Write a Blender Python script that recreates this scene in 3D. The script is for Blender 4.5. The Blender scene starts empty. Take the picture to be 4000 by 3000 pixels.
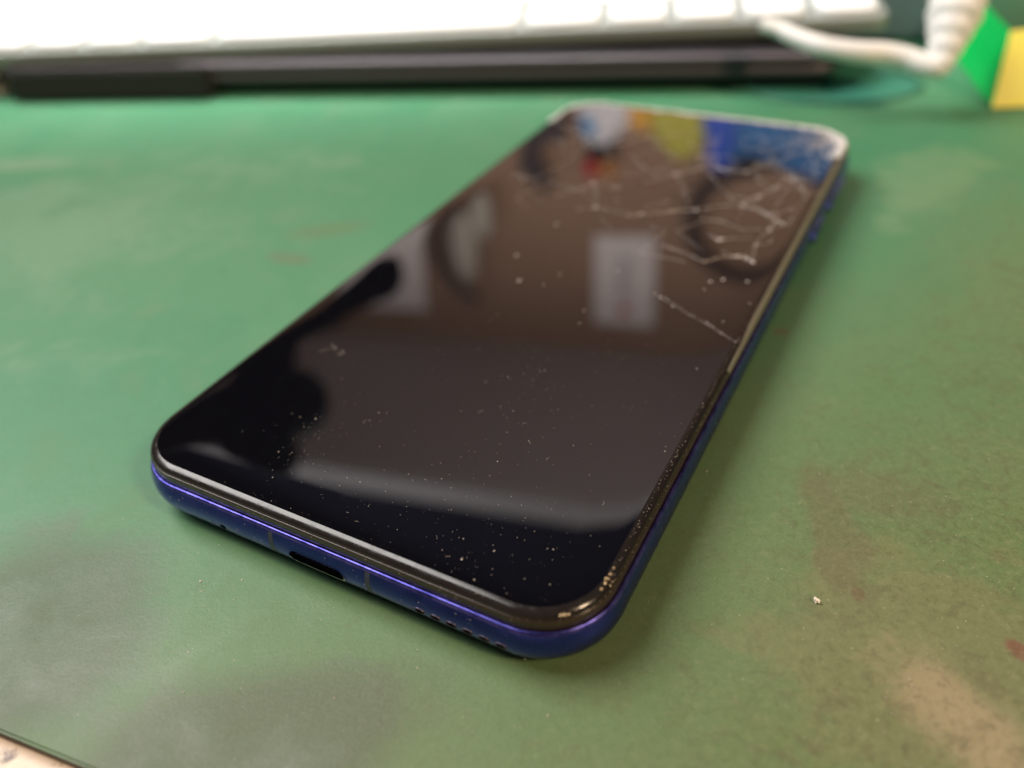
import bpy, bmesh, math, random
from mathutils import Vector, Matrix, noise
random.seed(7)
mm = 0.001
# ------------------------------------------------------------------ camera
C = bpy.context.scene.collection
scene = bpy.context.scene
CAM = Vector((-0.01414592, -0.13733717, 0.08545356))
RIGHT = Vector((0.997142721, -0.0460821166, -0.0598567665))
DOWN = Vector((-0.0755406776, -0.608287463, -0.790113896))
FWD = Vector((0.0, 0.792377941, -0.610030491))
FPX = 3205.37
cd = bpy.data.cameras.new('camera'); cam = bpy.data.objects.new('camera', cd); C.objects.link(cam)
cam.matrix_world = Matrix(((RIGHT.x, -DOWN.x, -FWD.x, CAM.x), (RIGHT.y, -DOWN.y, -FWD.y, CAM.y), (RIGHT.z, -DOWN.z, -FWD.z, CAM.z), (0, 0, 0, 1)))
cd.sensor_width = 36; cd.lens = FPX / 4000 * 36; cd.clip_start = 0.005; cd.clip_end = 30
cd.dof.use_dof = True; cd.dof.focus_distance = 0.106; cd.dof.aperture_fstop = cd.lens / 3.1
scene.camera = cam
# ------------------------------------------------------------------ world, exposure
w = bpy.data.worlds.new('World'); scene.world = w; w.use_nodes = True
w.node_tree.nodes['Background'].inputs[0].default_value = (0.75, 0.70, 0.66, 1)
w.node_tree.nodes['Background'].inputs[1].default_value = 0.05
scene.view_settings.view_transform = 'Standard'; scene.view_settings.look = 'None'
scene.view_settings.exposure = 0.24; scene.view_settings.gamma = 1
scene.cycles.use_denoising = True
scene.cycles.max_bounces = 8
scene.cycles.sample_clamp_indirect = 4
# ------------------------------------------------------------------ lamps
def area(name, loc, target, size, power, color, size_y=None, spread=None):
    d = bpy.data.lights.new(name, 'AREA'); d.energy = power; d.color = color
    d.shape = 'RECTANGLE'; d.size = size; d.size_y = size_y or size
    if spread: d.spread = math.radians(spread)
    o = bpy.data.objects.new(name, d); C.objects.link(o); o.location = loc
    o.rotation_euler = (Vector(target) - Vector(loc)).to_track_quat('-Z', 'Y').to_euler()
    return o
area('ceiling_lamp', (-0.66, 0.30, 0.98), (0.0, 0.06, 0.0), 0.8, 16.5, (1.0, 0.96, 0.92), 0.7)
area('keyboard_fill', (-0.03, 0.27, 0.36), (-0.03, 0.245, 0.0), 0.42, 1.15, (0.97, 1.0, 0.98), 0.06, 46)  # unseen fill light added to brighten the keyboard
area('room_lamp', (0.95, -0.85, 1.15), (0.0, 0.0, 0.0), 0.20, 15.5, (1.0, 0.72, 0.46), 0.30)
area('wall_fill', (0.1, 0.35, 0.38), (0.15, 1.1, 0.36), 0.5, 7, (1.0, 0.90, 0.82), 0.12)  # fill light added for the mirrored wall and cabinet underside, no visible source

# ------------------------------------------------------------------ helpers
def at(u, v, z=0.0):
    """point on the level plane z seen at photo position (u, v) of the 4000 x 3000 frame"""
    d = RIGHT * ((u - 2000) / FPX) + DOWN * ((v - 1500) / FPX) + FWD
    return CAM + d * ((z - CAM.z) / d.z)
def tag(o, label=None, cat=None, group=None, kind=None):
    if label: o['label'] = label
    if cat: o['category'] = cat
    if group: o['group'] = group
    if kind: o['kind'] = kind
    return o
def empty(name, loc=(0, 0, 0), rz=0):
    o = bpy.data.objects.new(name, None); C.objects.link(o); o.location = loc; o.rotation_euler = (0, 0, rz)
    o.empty_display_size = 0.01
    return o
def link(name, me, mat, parent=None, smooth=False, angle=None):
    if mat is not None: me.materials.append(mat)
    o = bpy.data.objects.new(name, me); C.objects.link(o)
    if parent is not None: o.parent = parent
    if smooth:
        for p in me.polygons: p.use_smooth = True
        if angle is not None:
            me.set_sharp_from_angle(angle=math.radians(angle))
    return o
def obj(name, bm, mat, parent=None, smooth=False, angle=None):
    me = bpy.data.meshes.new(name); bmesh.ops.recalc_face_normals(bm, faces=bm.faces[:]); bm.to_mesh(me); bm.free()
    return link(name, me, mat, parent, smooth, angle)
def rrect(hw, hl, r, z, seg=10, cx=0, cy=0):
    r = max(r, 0.00005); pts = []
    for (sx, sy, a0) in ((1, -1, -90), (1, 1, 0), (-1, 1, 90), (-1, -1, 180)):
        for k in range(seg + 1):
            a = math.radians(a0 + 90 * k / seg)
            pts.append((cx + sx * (hw - r) + r * math.cos(a), cy + sy * (hl - r) + r * math.sin(a), z))
    return pts
def loft(bm, loops, cap0=True, cap1=True):
    vs = [[bm.verts.new(p) for p in lp] for lp in loops]; n = len(vs[0])
    for a, b in zip(vs, vs[1:]):
        for i in range(n):
            bm.faces.new((a[i], a[(i + 1) % n], b[(i + 1) % n], b[i]))
    if cap0: bm.faces.new(vs[0][::-1])
    if cap1: bm.faces.new(vs[-1])
    return vs
def rbox(bm, sx, sy, sz, r=0.0005, rc=None, seg=4, z0=0.0, cx=0, cy=0):
    """box with rounded plan corners rc and rounded top / bottom edges r"""
    rc = rc or r * 1.5; L = []
    for k in range(4):
        a = math.radians(90 * k / 3); L.append((r * (1 - math.sin(a)), z0 + r * (1 - math.cos(a))))
    for k in range(4):
        a = math.radians(90 * k / 3); L.append((r * (1 - math.cos(a)), z0 + sz - r * (1 - math.sin(a))))
    loft(bm, [rrect(sx / 2 - i, sy / 2 - i, max(rc - i, 0.00004), z, seg, cx, cy) for i, z in L])
def tube(bm, pts, rad, n=8, closed=False):
    pts = [Vector(p) for p in pts]; rings = []
    if not hasattr(rad, '__len__'): rad = [rad] * len(pts)
    up = Vector((0, 0, 1))
    for i, p in enumerate(pts):
        t = (pts[min(i + 1, len(pts) - 1)] - pts[max(i - 1, 0)]).normalized()
        if closed: t = (pts[(i + 1) % len(pts)] - pts[i - 1]).normalized()
        s = t.cross(up)
        if s.length < 0.05: s = t.cross(Vector((1, 0, 0)))
        s.normalize(); q = s.cross(t)
        rings.append([bm.verts.new(p + (s * math.cos(2 * math.pi * k / n) + q * math.sin(2 * math.pi * k / n)) * rad[i]) for k in range(n)])
    m = len(rings)
    for i in range(m if closed else m - 1):
        a, b = rings[i], rings[(i + 1) % m]
        for k in range(n): bm.faces.new((a[k], a[(k + 1) % n], b[(k + 1) % n], b[k]))
    if not closed:
        bm.faces.new(rings[0][::-1]); bm.faces.new(rings[-1])
def smooth_path(pts, n=8):
    P = [Vector(p) for p in pts]; P = [P[0] * 2 - P[1]] + P + [P[-1] * 2 - P[-2]]; out = []
    for i in range(1, len(P) - 2):
        for k in range(n):
            t = k / n; a, b, c, d = P[i - 1], P[i], P[i + 1], P[i + 2]
            out.append(0.5 * ((2 * b) + (c - a) * t + (2 * a - 5 * b + 4 * c - d) * t * t + (3 * b - a - 3 * c + d) * t ** 3))
    out.append(P[-2]); return out
def poly_prism(bm, pts, z0, z1):
    n = len(pts); a = [bm.verts.new((p[0], p[1], z0)) for p in pts]; b = [bm.verts.new((p[0], p[1], z1)) for p in pts]
    bm.faces.new(a[::-1]); bm.faces.new(b)
    for i in range(n): bm.faces.new((a[i], a[(i + 1) % n], b[(i + 1) % n], b[i]))
def blob(bm, c, r, squash=0.6, sub=1, jit=0.25):
    res = bmesh.ops.create_icosphere(bm, subdivisions=sub, radius=r)
    sx, sy = random.uniform(.7, 1.4), random.uniform(.6, 1.1); a = random.uniform(0, 6.28)
    M = Matrix.Rotation(a, 3, 'Z') @ Matrix.Diagonal((sx, sy, squash))
    for v in res['verts']:
        v.co = M @ (v.co * random.uniform(1 - jit, 1 + jit)) + Vector(c)

# ------------------------------------------------------------------ materials
def mat(name, color, rough=0.5, metal=0.0, ior=1.5, coat=0, coat_r=0.05, alpha=None, trans=0, spec=0.5, aniso=0):
    m = bpy.data.materials.new(name); m.use_nodes = True; b = m.node_tree.nodes['Principled BSDF']
    b.inputs['Base Color'].default_value = (*color, 1); b.inputs['Roughness'].default_value = rough
    b.inputs['Metallic'].default_value = metal; b.inputs['IOR'].default_value = ior
    b.inputs['Coat Weight'].default_value = coat; b.inputs['Coat Roughness'].default_value = coat_r
    b.inputs['Transmission Weight'].default_value = trans; b.inputs['Specular IOR Level'].default_value = spec
    return m
class NB:
    """small node-building helper"""
    def __init__(s, m): s.t = m.node_tree; s.n = s.t.nodes; s.l = s.t.links; s.b = s.n['Principled BSDF']
    def tc(s, kind='Object'): return s.n.new('ShaderNodeTexCoord').outputs[kind]
    def noise(s, vec, scale, detail=4, rough=0.55, dist=0.0):
        x = s.n.new('ShaderNodeTexNoise'); x.inputs['Scale'].default_value = scale; x.inputs['Detail'].default_value = detail
        x.inputs['Roughness'].default_value = rough; x.inputs['Distortion'].default_value = dist; s.l.new(vec, x.inputs['Vector']); return x.outputs['Fac']
    def ramp(s, fac, stops):
        x = s.n.new('ShaderNodeValToRGB'); s.l.new(fac, x.inputs[0]); e = x.color_ramp.elements
        while len(e) < len(stops): e.new(0.5)
        for k, (p, c) in enumerate(stops):
            e[k].position = p; e[k].color = (*c, 1) if hasattr(c, '__len__') else (c, c, c, 1)
        return x.outputs[0]
    def mix(s, fac, a, b, mode='MIX'):
        x = s.n.new('ShaderNodeMix'); x.data_type = 'RGBA'; x.blend_type = mode
        for sock, val in ((x.inputs[0], fac), (x.inputs[6], a), (x.inputs[7], b)):
            if hasattr(val, 'is_linked'): s.l.new(val, sock)
            elif hasattr(val, '__len__'): sock.default_value = (*val, 1)
            else: sock.default_value = val
        return x.outputs[2]
    def math(s, op, a, b=0.0, clamp=False):
        x = s.n.new('ShaderNodeMath'); x.operation = op; x.use_clamp = clamp
        for sock, val in ((x.inputs[0], a), (x.inputs[1], b)):
            if hasattr(val, 'is_linked'): s.l.new(val, sock)
            else: sock.default_value = val
        return x.outputs[0]
    def sep(s, vec):
        x = s.n.new('ShaderNodeSeparateXYZ'); s.l.new(vec, x.inputs[0]); return x.outputs
    def smooth(s, v, lo, hi):
        x = s.n.new('ShaderNodeMapRange'); x.interpolation_type = 'SMOOTHSTEP'; s.l.new(v, x.inputs[0])
        x.inputs[1].default_value = lo; x.inputs[2].default_value = hi; return x.outputs[0]
    def spot(s, xyz, cx, cy, rx, ry, wob=None, rot=0.0, soft=-0.6):
        """soft elliptical patch: 1 inside, 0 outside"""
        ca, sa = math.cos(rot), math.sin(rot)
        dx = s.math('SUBTRACT', xyz[0], cx); dy = s.math('SUBTRACT', xyz[1], cy)
        u = s.math('ADD', s.math('MULTIPLY', dx, ca / rx), s.math('MULTIPLY', dy, sa / rx))
        v = s.math('ADD', s.math('MULTIPLY', dx, -sa / ry), s.math('MULTIPLY', dy, ca / ry))
        d = s.math('SQRT', s.math('ADD', s.math('MULTIPLY', u, u), s.math('MULTIPLY', v, v)))
        if wob is not None: d = s.math('ADD', d, wob)
        return s.smooth(s.math('MULTIPLY', d, -1.0), -1.15, soft)
    def bump(s, h, strength, dist):
        x = s.n.new('ShaderNodeBump'); x.inputs['Strength'].default_value = strength; x.inputs['Distance'].default_value = dist
        s.l.new(h, x.inputs['Height']); s.l.new(x.outputs[0], s.b.inputs['Normal']); return x
    def set(s, name, out): s.l.new(out, s.b.inputs[name])

# green work mat: worn and stained rubber
M_mat = mat('green_rubber', (0.06, 0.2, 0.09), 0.42)
k = NB(M_mat); P = k.tc(); xyz = k.sep(P)
n_big = k.noise(P, 18, 5, 0.6, 0.6); n_mid = k.noise(P, 70, 6, 0.65, 0.4); n_fine = k.noise(P, 420, 4, 0.7); n_grain = k.noise(P, 2600, 2, 0.6)
base = k.mix(k.smooth(n_big, 0.35, 0.68), (0.042, 0.225, 0.108), (0.070, 0.245, 0.125))
base = k.mix(k.math('MULTIPLY', k.smooth(n_mid, 0.5, 0.75), 0.35), base, (0.15, 0.22, 0.125))
wob = k.math('MULTIPLY', k.math('SUBTRACT', n_mid, 0.5), 1.1)
wob2 = k.math('MULTIPLY', k.math('SUBTRACT', n_big, 0.5), 2.4)
wob3 = k.math('ADD', k.math('MULTIPLY', k.math('SUBTRACT', n_big, 0.5), 3.2), k.math('MULTIPLY', k.math('SUBTRACT', n_mid, 0.5), 2.4))
# the worn olive area towards the right front, where the elbow rests
gx = k.math('ADD', k.math('MULTIPLY', xyz[0], 0.45), k.math('MULTIPLY', xyz[1], -1.0))
gx = k.math('ADD', gx, k.math('MULTIPLY', k.math('SUBTRACT', n_big, 0.5), 0.05))
worn = k.smooth(gx, -0.03, 0.105)
base = k.mix(k.math('MULTIPLY', worn, 0.85), base, (0.125, 0.155, 0.052))
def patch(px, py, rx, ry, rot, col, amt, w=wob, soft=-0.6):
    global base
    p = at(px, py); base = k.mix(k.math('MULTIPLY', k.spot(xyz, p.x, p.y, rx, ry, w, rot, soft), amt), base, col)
patch(3600, 2650, .016, .020, 0.2, (0.20, 0.17, 0.085), .45, wob3)
patch(3880, 2930, .0062, .013, 0.32, (0.33, 0.255, 0.15), .8, wob3, -0.1)
patch(3240, 2020, .004, .013, -0.12, (0.13, 0.11, 0.06), .5, wob3)
patch(3420, 1930, .012, .006, -0.3, (0.12, 0.12, 0.06), .45, wob2)
patch(3355, 2320, .0009, .0011, 0, (0.13, 0.08, 0.045), .6, wob3)
patch(3990, 2545, .0013, .0020, 0.5, (0.17, 0.06, 0.045), .8, wob)
patch(1270, 900, .012, .005, 0.1, (0.12, 0.17, 0.08), .45, wob2)
patch(1130, 1010, .008, .003, -0.4, (0.13, 0.15, 0.08), .5, wob2)
patch(870, 1055, .0006, .0006, 0, (0.02, 0.09, 0.05), .8)
patch(3050, 1295, .002, .0012, 0, (0.13, 0.10, 0.05), .7)
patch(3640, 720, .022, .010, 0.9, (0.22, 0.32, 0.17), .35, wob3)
patch(300, 900, .060, .050, 0.1, (0.19, 0.32, 0.21), .55, wob3, -0.2)  # pale reflected sheen at the far left, painted into the mat colour
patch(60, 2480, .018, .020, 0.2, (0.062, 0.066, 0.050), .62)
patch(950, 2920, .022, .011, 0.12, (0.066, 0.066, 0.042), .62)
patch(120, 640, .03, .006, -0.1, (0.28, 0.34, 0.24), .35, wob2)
# fine dark scuffs and pale scratches
n_g = k.noise(P, 240, 6, 0.75, 0.8); n_h = k.noise(P, 900, 5, 0.75, 0.3)
zone = k.smooth(k.math('ADD', k.math('SUBTRACT', xyz[0], xyz[1]), k.math('MULTIPLY', k.math('SUBTRACT', n_big, 0.5), 0.10)), 0.035, 0.125)
grime = k.math('MULTIPLY', k.smooth(n_g, 0.49, 0.62), k.math('ADD', k.math('MULTIPLY', zone, 0.36), 0.05))
base = k.mix(grime, base, (0.10, 0.085, 0.04))
base = k.mix(k.math('MULTIPLY', k.smooth(n_h, 0.52, 0.62), k.math('ADD', k.math('MULTIPLY', zone, 0.30), 0.07)), base, (0.07, 0.075, 0.03))
base = k.mix(k.math('MULTIPLY', k.smooth(n_h, 0.47, 0.36), k.math('ADD', k.math('MULTIPLY', zone, 0.24), 0.04)), base, (0.27, 0.26, 0.14))
# long straight scratches
mp = k.n.new('ShaderNodeMapping'); mp.inputs['Rotation'].default_value = (0, 0, 0.6); mp.inputs['Scale'].default_value = (22, 1400, 1); k.l.new(P, mp.inputs[0])
base = k.mix(k.math('MULTIPLY', k.smooth(k.noise(mp.outputs[0], 1.0, 3, .6), 0.68, 0.80), 0.28), base, (0.22, 0.30, 0.19))
mp = k.n.new('ShaderNodeMapping'); mp.inputs['Rotation'].default_value = (0, 0, -0.9); mp.inputs['Scale'].default_value = (30, 1900, 1); k.l.new(P, mp.inputs[0])
base = k.mix(k.math('MULTIPLY', k.smooth(k.noise(mp.outputs[0], 1.0, 3, .6), 0.70, 0.80), 0.25), base, (0.03, 0.09, 0.045))
sc = k.math('MULTIPLY', k.smooth(n_fine, 0.60, 0.78), k.math('ADD', k.math('MULTIPLY', worn, 0.5), 0.12))
base = k.mix(sc, base, (0.085, 0.075, 0.035))
base = k.mix(k.math('MULTIPLY', k.smooth(n_grain, 0.3, 0.7), 0.12), base, (0.25, 0.28, 0.18))
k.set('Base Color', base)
k.set('Roughness', k.ramp(n_mid, [(0.3, 0.42), (0.7, 0.60)]))
k.bump(k.math('ADD', k.math('MULTIPLY', n_grain, 0.6), k.math('ADD', n_fine, k.math('MULTIPLY', n_h, 0.6))), 0.4, 0.00012)
M_matedge = mat('mat_edge_rubber', (0.045, 0.035, 0.02), 0.7)

M_table = mat('cream_laminate', (0.75, 0.58, 0.42), 0.4)
k = NB(M_table); P = k.tc(); n1 = k.noise(P, 160, 5, .7); n2 = k.noise(P, 700, 3, .6)
k.set('Base Color', k.mix(k.smooth(n1, 0.52, 0.66), k.mix(n2, (0.80, 0.64, 0.48), (0.66, 0.52, 0.40)), (0.09, 0.05, 0.03)))

M_frame = mat('blue_anodised_metal', (0.045, 0.058, 0.36), 0.25, 1.0)
k = NB(M_frame); k.set('Roughness', k.ramp(k.noise(k.tc(), 300, 5, .7), [(0.35, 0.18), (0.65, 0.36)])); k.bump(k.noise(k.tc(), 9000, 2), 0.12, 0.00002)
M_lip = mat('polished_blue_chamfer', (0.13, 0.12, 0.50), 0.36, 1.0)
k = NB(M_lip); k.set('Base Color', k.ramp(k.noise(k.tc(), 500, 4, .7), [(0.35, (0.05, 0.05, 0.26)), (0.62, (0.15, 0.14, 0.55))]))
M_ant = mat('antenna_plastic', (0.035, 0.04, 0.07), 0.45)
M_bezel = mat('black_gloss_plastic', (0.040, 0.026, 0.021), 0.16, ior=1.45)
k = NB(M_bezel); k.set('Roughness', k.ramp(k.noise(k.tc(), 900, 3), [(0.35, 0.12), (0.75, 0.30)]))
M_glass = mat('black_screen_glass', (0.003, 0.003, 0.0045), 0.02, ior=1.72)
k = NB(M_glass); nz = k.noise(k.tc(), 260, 4, .6)
k.set('Roughness', k.ramp(nz, [(0.4, 0.012), (0.58, 0.03), (0.8, 0.09)]))
M_rim = mat('worn_glass_rim', (0.016, 0.013, 0.012), 0.36, ior=1.5)
k = NB(M_rim); k.set('Roughness', k.ramp(k.noise(k.tc(), 700, 4, .7), [(0.35, 0.11), (0.7, 0.28)]))
M_panel = mat('black_display_panel', (0.004, 0.004, 0.005), 0.4)
M_crack = mat('crack_glint', (0.80, 0.73, 0.69), 0.35)
M_chip = mat('glass_chip', (0.95, 0.88, 0.82), 0.34, 0.6)
M_grit = mat('crushed_glass', (0.82, 0.80, 0.80), 0.3, ior=1.5)
M_dust = mat('pale_dust', (0.62, 0.55, 0.47), 0.8)
M_steel = mat('port_steel', (0.88, 0.88, 0.92), 0.4, 0.25)
M_dark = mat('port_black', (0.003, 0.003, 0.004), 0.9, spec=0.0)
M_btn = mat('blue_button_metal', (0.10, 0.10, 0.55), 0.28, 1.0)

# ------------------------------------------------------------------ setting: table and mat
bm = bmesh.new(); rbox(bm, 1.9, 1.5, 0.03, 0.003, 0.01, 4, -0.0325, 0.1, 0.32)
tag(obj('tabletop', bm, M_table), kind='structure')
# mat: front-left edge runs through the two points seen at the lower left corner of the photo
pa, pb = at(0, 2858), at(345, 3000); ed = (pb - pa).normalized(); nrm = Vector((-ed.y, ed.x, 0))
o_ = pa - ed * 0.45
bm = bmesh.new()
q = [o_, o_ + ed * 1.05, o_ + ed * 1.05 + nrm * 0.66, o_ + nrm * 0.66]
q = [(p.x, p.y) for p in q]
poly_prism(bm, q, -0.0020, 0.0)
bmesh.ops.bevel(bm, geom=[e for e in bm.edges], offset=0.0003, segments=2, affect='EDGES')
me = bpy.data.meshes.new('work_mat'); bmesh.ops.recalc_face_normals(bm, faces=bm.faces[:]); bm.to_mesh(me); bm.free()
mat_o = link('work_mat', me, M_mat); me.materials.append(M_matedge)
for p in me.polygons:
    if p.center.z < -0.0004: p.material_index = 1
tag(mat_o, 'large worn green work mat lying under the phone', 'mat')

# ------------------------------------------------------------------ smartphone
PW, PL, PR = 74.3, 156.7, 10.5
phone = empty('smartphone', (0, 0, 0), math.radians(-30.8714))
tag(phone, 'cracked black smartphone in a blue metal frame lying face up on the green mat', 'smartphone')
ZL, ZC = 7.3, 9.9
def prof(bm, L, cap0=False, cap1=False, seg=16):
    return loft(bm, [rrect((PW / 2 - i) * mm, (PL / 2 - i) * mm, (PR - min(i, PR - .4)) * mm, z * mm, seg) for i, z in L], cap0, cap1)
bm = bmesh.new(); prof(bm, [(6.0, 0.15), (4.0, 0.35), (2.6, 0.7)], True, False); obj('back_cover', bm, M_glass, phone, True, 60)
fr = [(2.6, 0.7), (1.7, 1.15), (1.0, 1.75), (0.5, 2.5), (0.18, 3.3), (0.02, 4.1), (0.0, 4.8), (0.06, 5.5), (0.22, 6.2), (0.42, 6.75)]
bm = bmesh.new(); prof(bm, fr); frame = obj('frame', bm, M_frame, phone, True)
bm = bmesh.new(); prof(bm, [(0.42, 6.75), (0.50, 6.95), (0.62, 7.12), (0.80, 7.2), (0.98, 7.1), (1.0, 6.7)]); obj('polished_lip', bm, M_lip, frame, True)
bm = bmesh.new(); prof(bm, [(1.0, 6.7), (0.97, 7.6), (0.93, 8.5), (0.95, 8.72), (1.05, 8.80), (1.3, 8.78)]); obj('bezel', bm, M_bezel, phone, True, 50)
bm = bmesh.new(); prof(bm, [(1.3, 8.6), (1.12, 8.80), (1.08, 8.98), (1.12, 9.14), (1.24, 9.30), (1.42, 9.47), (1.66, 9.60), (1.8, 9.68), (2.0, 9.745), (2.25, 9.785)]); 
for v in bm.verts:
    if v.co.y > 20 * mm and v.co.z > 9.78 * mm: v.co.z = (9.9 * mm) - (9.9 * mm - v.co.z) * .12
rim = obj('glass_rim', bm, M_rim, phone, True)
gp = [(2.25, 9.785), (2.6, 9.808), (3.1, 9.83), (3.7, 9.848), (4.9, 9.875), (6.0, 9.89), (7.2, 9.9), (8.0, 9.9)]
bm = bmesh.new(); prof(bm, gp)
for v in bm.verts:
    if v.co.y > 20 * mm and v.co.z > 9.78 * mm: v.co.z = (9.9 * mm) - (9.9 * mm - v.co.z) * .12
obj('glass_border', bm, M_glass, phone, True)
bm = bmesh.new(); prof(bm, [(7.9, 9.3), (7.9, 9.35)], True, True); obj('display_panel', bm, M_panel, phone)

# screen glass: one intact sheet and, at the far end, the shards it has broken into
flat = rrect((PW / 2 - 8.0), (PL / 2 - 8.0), PR - 8.0, 0, 6)
flat = [(p[0], p[1]) for p in flat]
def clip(poly, nx, ny, d):     # keep nx*x+ny*y <= d
    out = []
    for i in range(len(poly)):
        a, b = poly[i], poly[(i + 1) % len(poly)]
        fa, fb = nx * a[0] + ny * a[1] - d, nx * b[0] + ny * b[1] - d
        if fa <= 0: out.append(a)
        if (fa < 0 < fb) or (fb < 0 < fa):
            t = fa / (fa - fb); out.append((a[0] + (b[0] - a[0]) * t, a[1] + (b[1] - a[1]) * t))
    return out
SPLIT = 4.0
bm = bmesh.new(); poly_prism(bm, [(x * mm, y * mm) for x, y in clip(flat, 0, 1, SPLIT)], 9.4 * mm, ZC * mm)
obj('screen_glass', bm, M_glass, phone)
seeds = []
rs = random.Random(21)
while len(seeds) < 62:
    x, y = rs.uniform(-29, 29), rs.uniform(SPLIT, 70)
    dens = ((y - SPLIT) / 66) ** 1.3 * (0.35 + 0.65 * (x + 29) / 58)
    if rs.random() < dens + 0.05 and all((x - s[0]) ** 2 + (y - s[1]) ** 2 > (3.0 + 6 * (1 - dens)) ** 2 for s in seeds): seeds.append((x, y))
edges = []
upper = clip(flat, 0, -1, -SPLIT)
for i, s in enumerate(seeds):
    c = upper
    for j, q in enumerate(seeds):
        if i == j: continue
        nx, ny = q[0] - s[0], q[1] - s[1]; d = (q[0] ** 2 + q[1] ** 2 - s[0] ** 2 - s[1] ** 2) / 2
        c = clip(c, nx, ny, d)
        if len(c) < 3: break
    if len(c) < 3: continue
    damage = min(1.0, max(0.0, (s[1] - 22) / 45)) * (0.5 + 0.5 * (s[0] + 29) / 58)
    tx, ty = rs.gauss(0, 0.0022) * damage, rs.gauss(0, 0.0022) * damage
    bm = bmesh.new(); n = len(c)
    g = 0.985 if damage > 0.02 else 1.0
    top = [bm.verts.new(((s[0] + (x - s[0]) * g) * mm, (s[1] + (y - s[1]) * g) * mm, (ZC + (x - s[0]) * tx + (y - s[1]) * ty) * mm)) for x, y in c]
    bot = [bm.verts.new((v.co.x, v.co.y, 9.4 * mm)) for v in top]
    bm.faces.new(top); bm.faces.new(bot[::-1])
    for a in range(n): bm.faces.new((top[a], bot[a], bot[(a + 1) % n], top[(a + 1) % n]))
    obj('glass_shard', bm, M_glass, phone)
    for a in range(n):
        p, q = c[a], c[(a + 1) % n]
        if p < q and max(p[1], q[1]) < 70: edges.append((p, q, damage))

def PLOC(u, v):      # photo position -> phone coordinates (mm) on the glass
    p = at(u, v, ZC * mm); a = math.radians(30.8714)
    return ((p.x * math.cos(a) - p.y * math.sin(a)) / mm, (p.x * math.sin(a) + p.y * math.cos(a)) / mm)
def K(pts): return [PLOC(2000 + x / 1.4747, 300 + y / 1.4747) for x, y in pts]   # positions read in an enlarged crop of the cracked end
def crack_mesh(bm, pts, rad):
    out = []
    for a, b in zip(pts, pts[1:]):
        n = max(2, int(math.hypot(b[0] - a[0], b[1] - a[1]) / 1.2))
        for i in range(n):
            t = i / n; j = 0.10
            out.append((a[0] + (b[0] - a[0]) * t + random.uniform(-j, j), a[1] + (b[1] - a[1]) * t + random.uniform(-j, j)))
    out.append(pts[-1])
    tube(bm, [(x * mm, y * mm, (ZC + 0.05) * mm) for x, y in out], [rad * mm * random.uniform(.5, 1.3) for _ in out], 4)
cr = [[(130, 590), (300, 500), (400, 430), (470, 370)], [(230, 260), (330, 300), (420, 330), (440, 380)], [(600, 400), (700, 370), (780, 345), (850, 370)],
      [(760, 610), (850, 590), (940, 560), (1090, 530), (1180, 480)], [(250, 690), (380, 650), (470, 610), (480, 680), (485, 755)], [(360, 765), (420, 760), (485, 755)],
      [(690, 440), (740, 510), (850, 580)], [(900, 780), (1060, 765), (1200, 745), (1320, 738)], [(1180, 500), (1240, 550), (1350, 550), (1420, 520), (1470, 510)],
      [(1600, 575), (1520, 640), (1420, 690), (1340, 720), (1315, 790)], [(1600, 590), (1660, 640), (1700, 680), (1790, 665)], [(1530, 800), (1520, 830), (1490, 880), (1430, 930), (1400, 970), (1390, 1070)],
      [(1210, 1010), (1270, 1035), (1330, 1035), (1385, 1065)], [(1130, 910), (1200, 940), (1290, 930), (1380, 930)], [(870, 970), (980, 1010), (1100, 1062)],
      [(815, 1240), (880, 1285), (960, 1330), (1050, 1385), (1150, 1440), (1230, 1495), (1300, 1535)], [(1140, 560), (1200, 640), (1280, 720)], [(1180, 480), (1160, 400), (1150, 330)],
      [(1020, 740), (990, 640), (940, 560)], [(1470, 510), (1560, 480), (1640, 430), (1710, 430)], [(1315, 740), (1400, 760), (1500, 800)], [(0, 560), (130, 590)], [(1070, 455), (1150, 470), (1180, 520)],
      [(1590, 860), (1530, 830)], [(1700, 680), (1640, 760), (1590, 860)], [(1440, 880), (1330, 880), (1200, 830), (1080, 820)]]
for c in cr:
    bm = bmesh.new(); crack_mesh(bm, K(c), 0.018 if c[0] == (815, 1240) else 0.028); obj('crack', bm, M_crack, phone)
corner = [[(1710, 430), (1740, 400), (1800, 370), (1850, 380)], [(1710, 430), (1745, 500), (1730, 545), (1765, 575)], [(1745, 455), (1800, 450), (1835, 490)], [(1765, 400), (1800, 430), (1780, 470)],
          [(1745, 500), (1800, 500), (1830, 530)], [(1820, 350), (1840, 420), (1830, 480)], [(1780, 380), (1850, 400), (1890, 360)], [(1735, 545), (1790, 540)]]
for c in corner:
    bm = bmesh.new(); crack_mesh(bm, K(c), 0.06); obj('crack', bm, M_grit, phone)
# faint hairlines between the shards: too many and too fine to pick apart
bm = bmesh.new()
for p, q, d in edges:
    if random.random() < 0.25 + 0.6 * d: crack_mesh(bm, [p, q], random.uniform(0.014, 0.024) * (1 + d))
rc_ = random.Random(5)
for _ in range(70):      # fine web spreading from the broken far right corner
    a = rc_.uniform(math.radians(185), math.radians(268)); r0 = abs(rc_.gauss(0, 5)) + .6; l_ = rc_.uniform(1.5, 6); b = a + rc_.gauss(0, .8)
    x0, y0 = 33 + r0 * math.cos(a), 74 + r0 * 1.6 * math.sin(a); x1, y1 = x0 + l_ * math.cos(b), y0 + l_ * math.sin(b)
    if max(abs(x0), abs(x1)) < 34.5 and max(y0, y1) < 75.5: crack_mesh(bm, [(x0, y0), ((x0 + x1) / 2 + rc_.gauss(0, .4), (y0 + y1) / 2 + rc_.gauss(0, .4)), (x1, y1)], rc_.uniform(.015, .035))
tag(obj('hairline_cracks', bm, M_crack, phone), kind='stuff')
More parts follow.
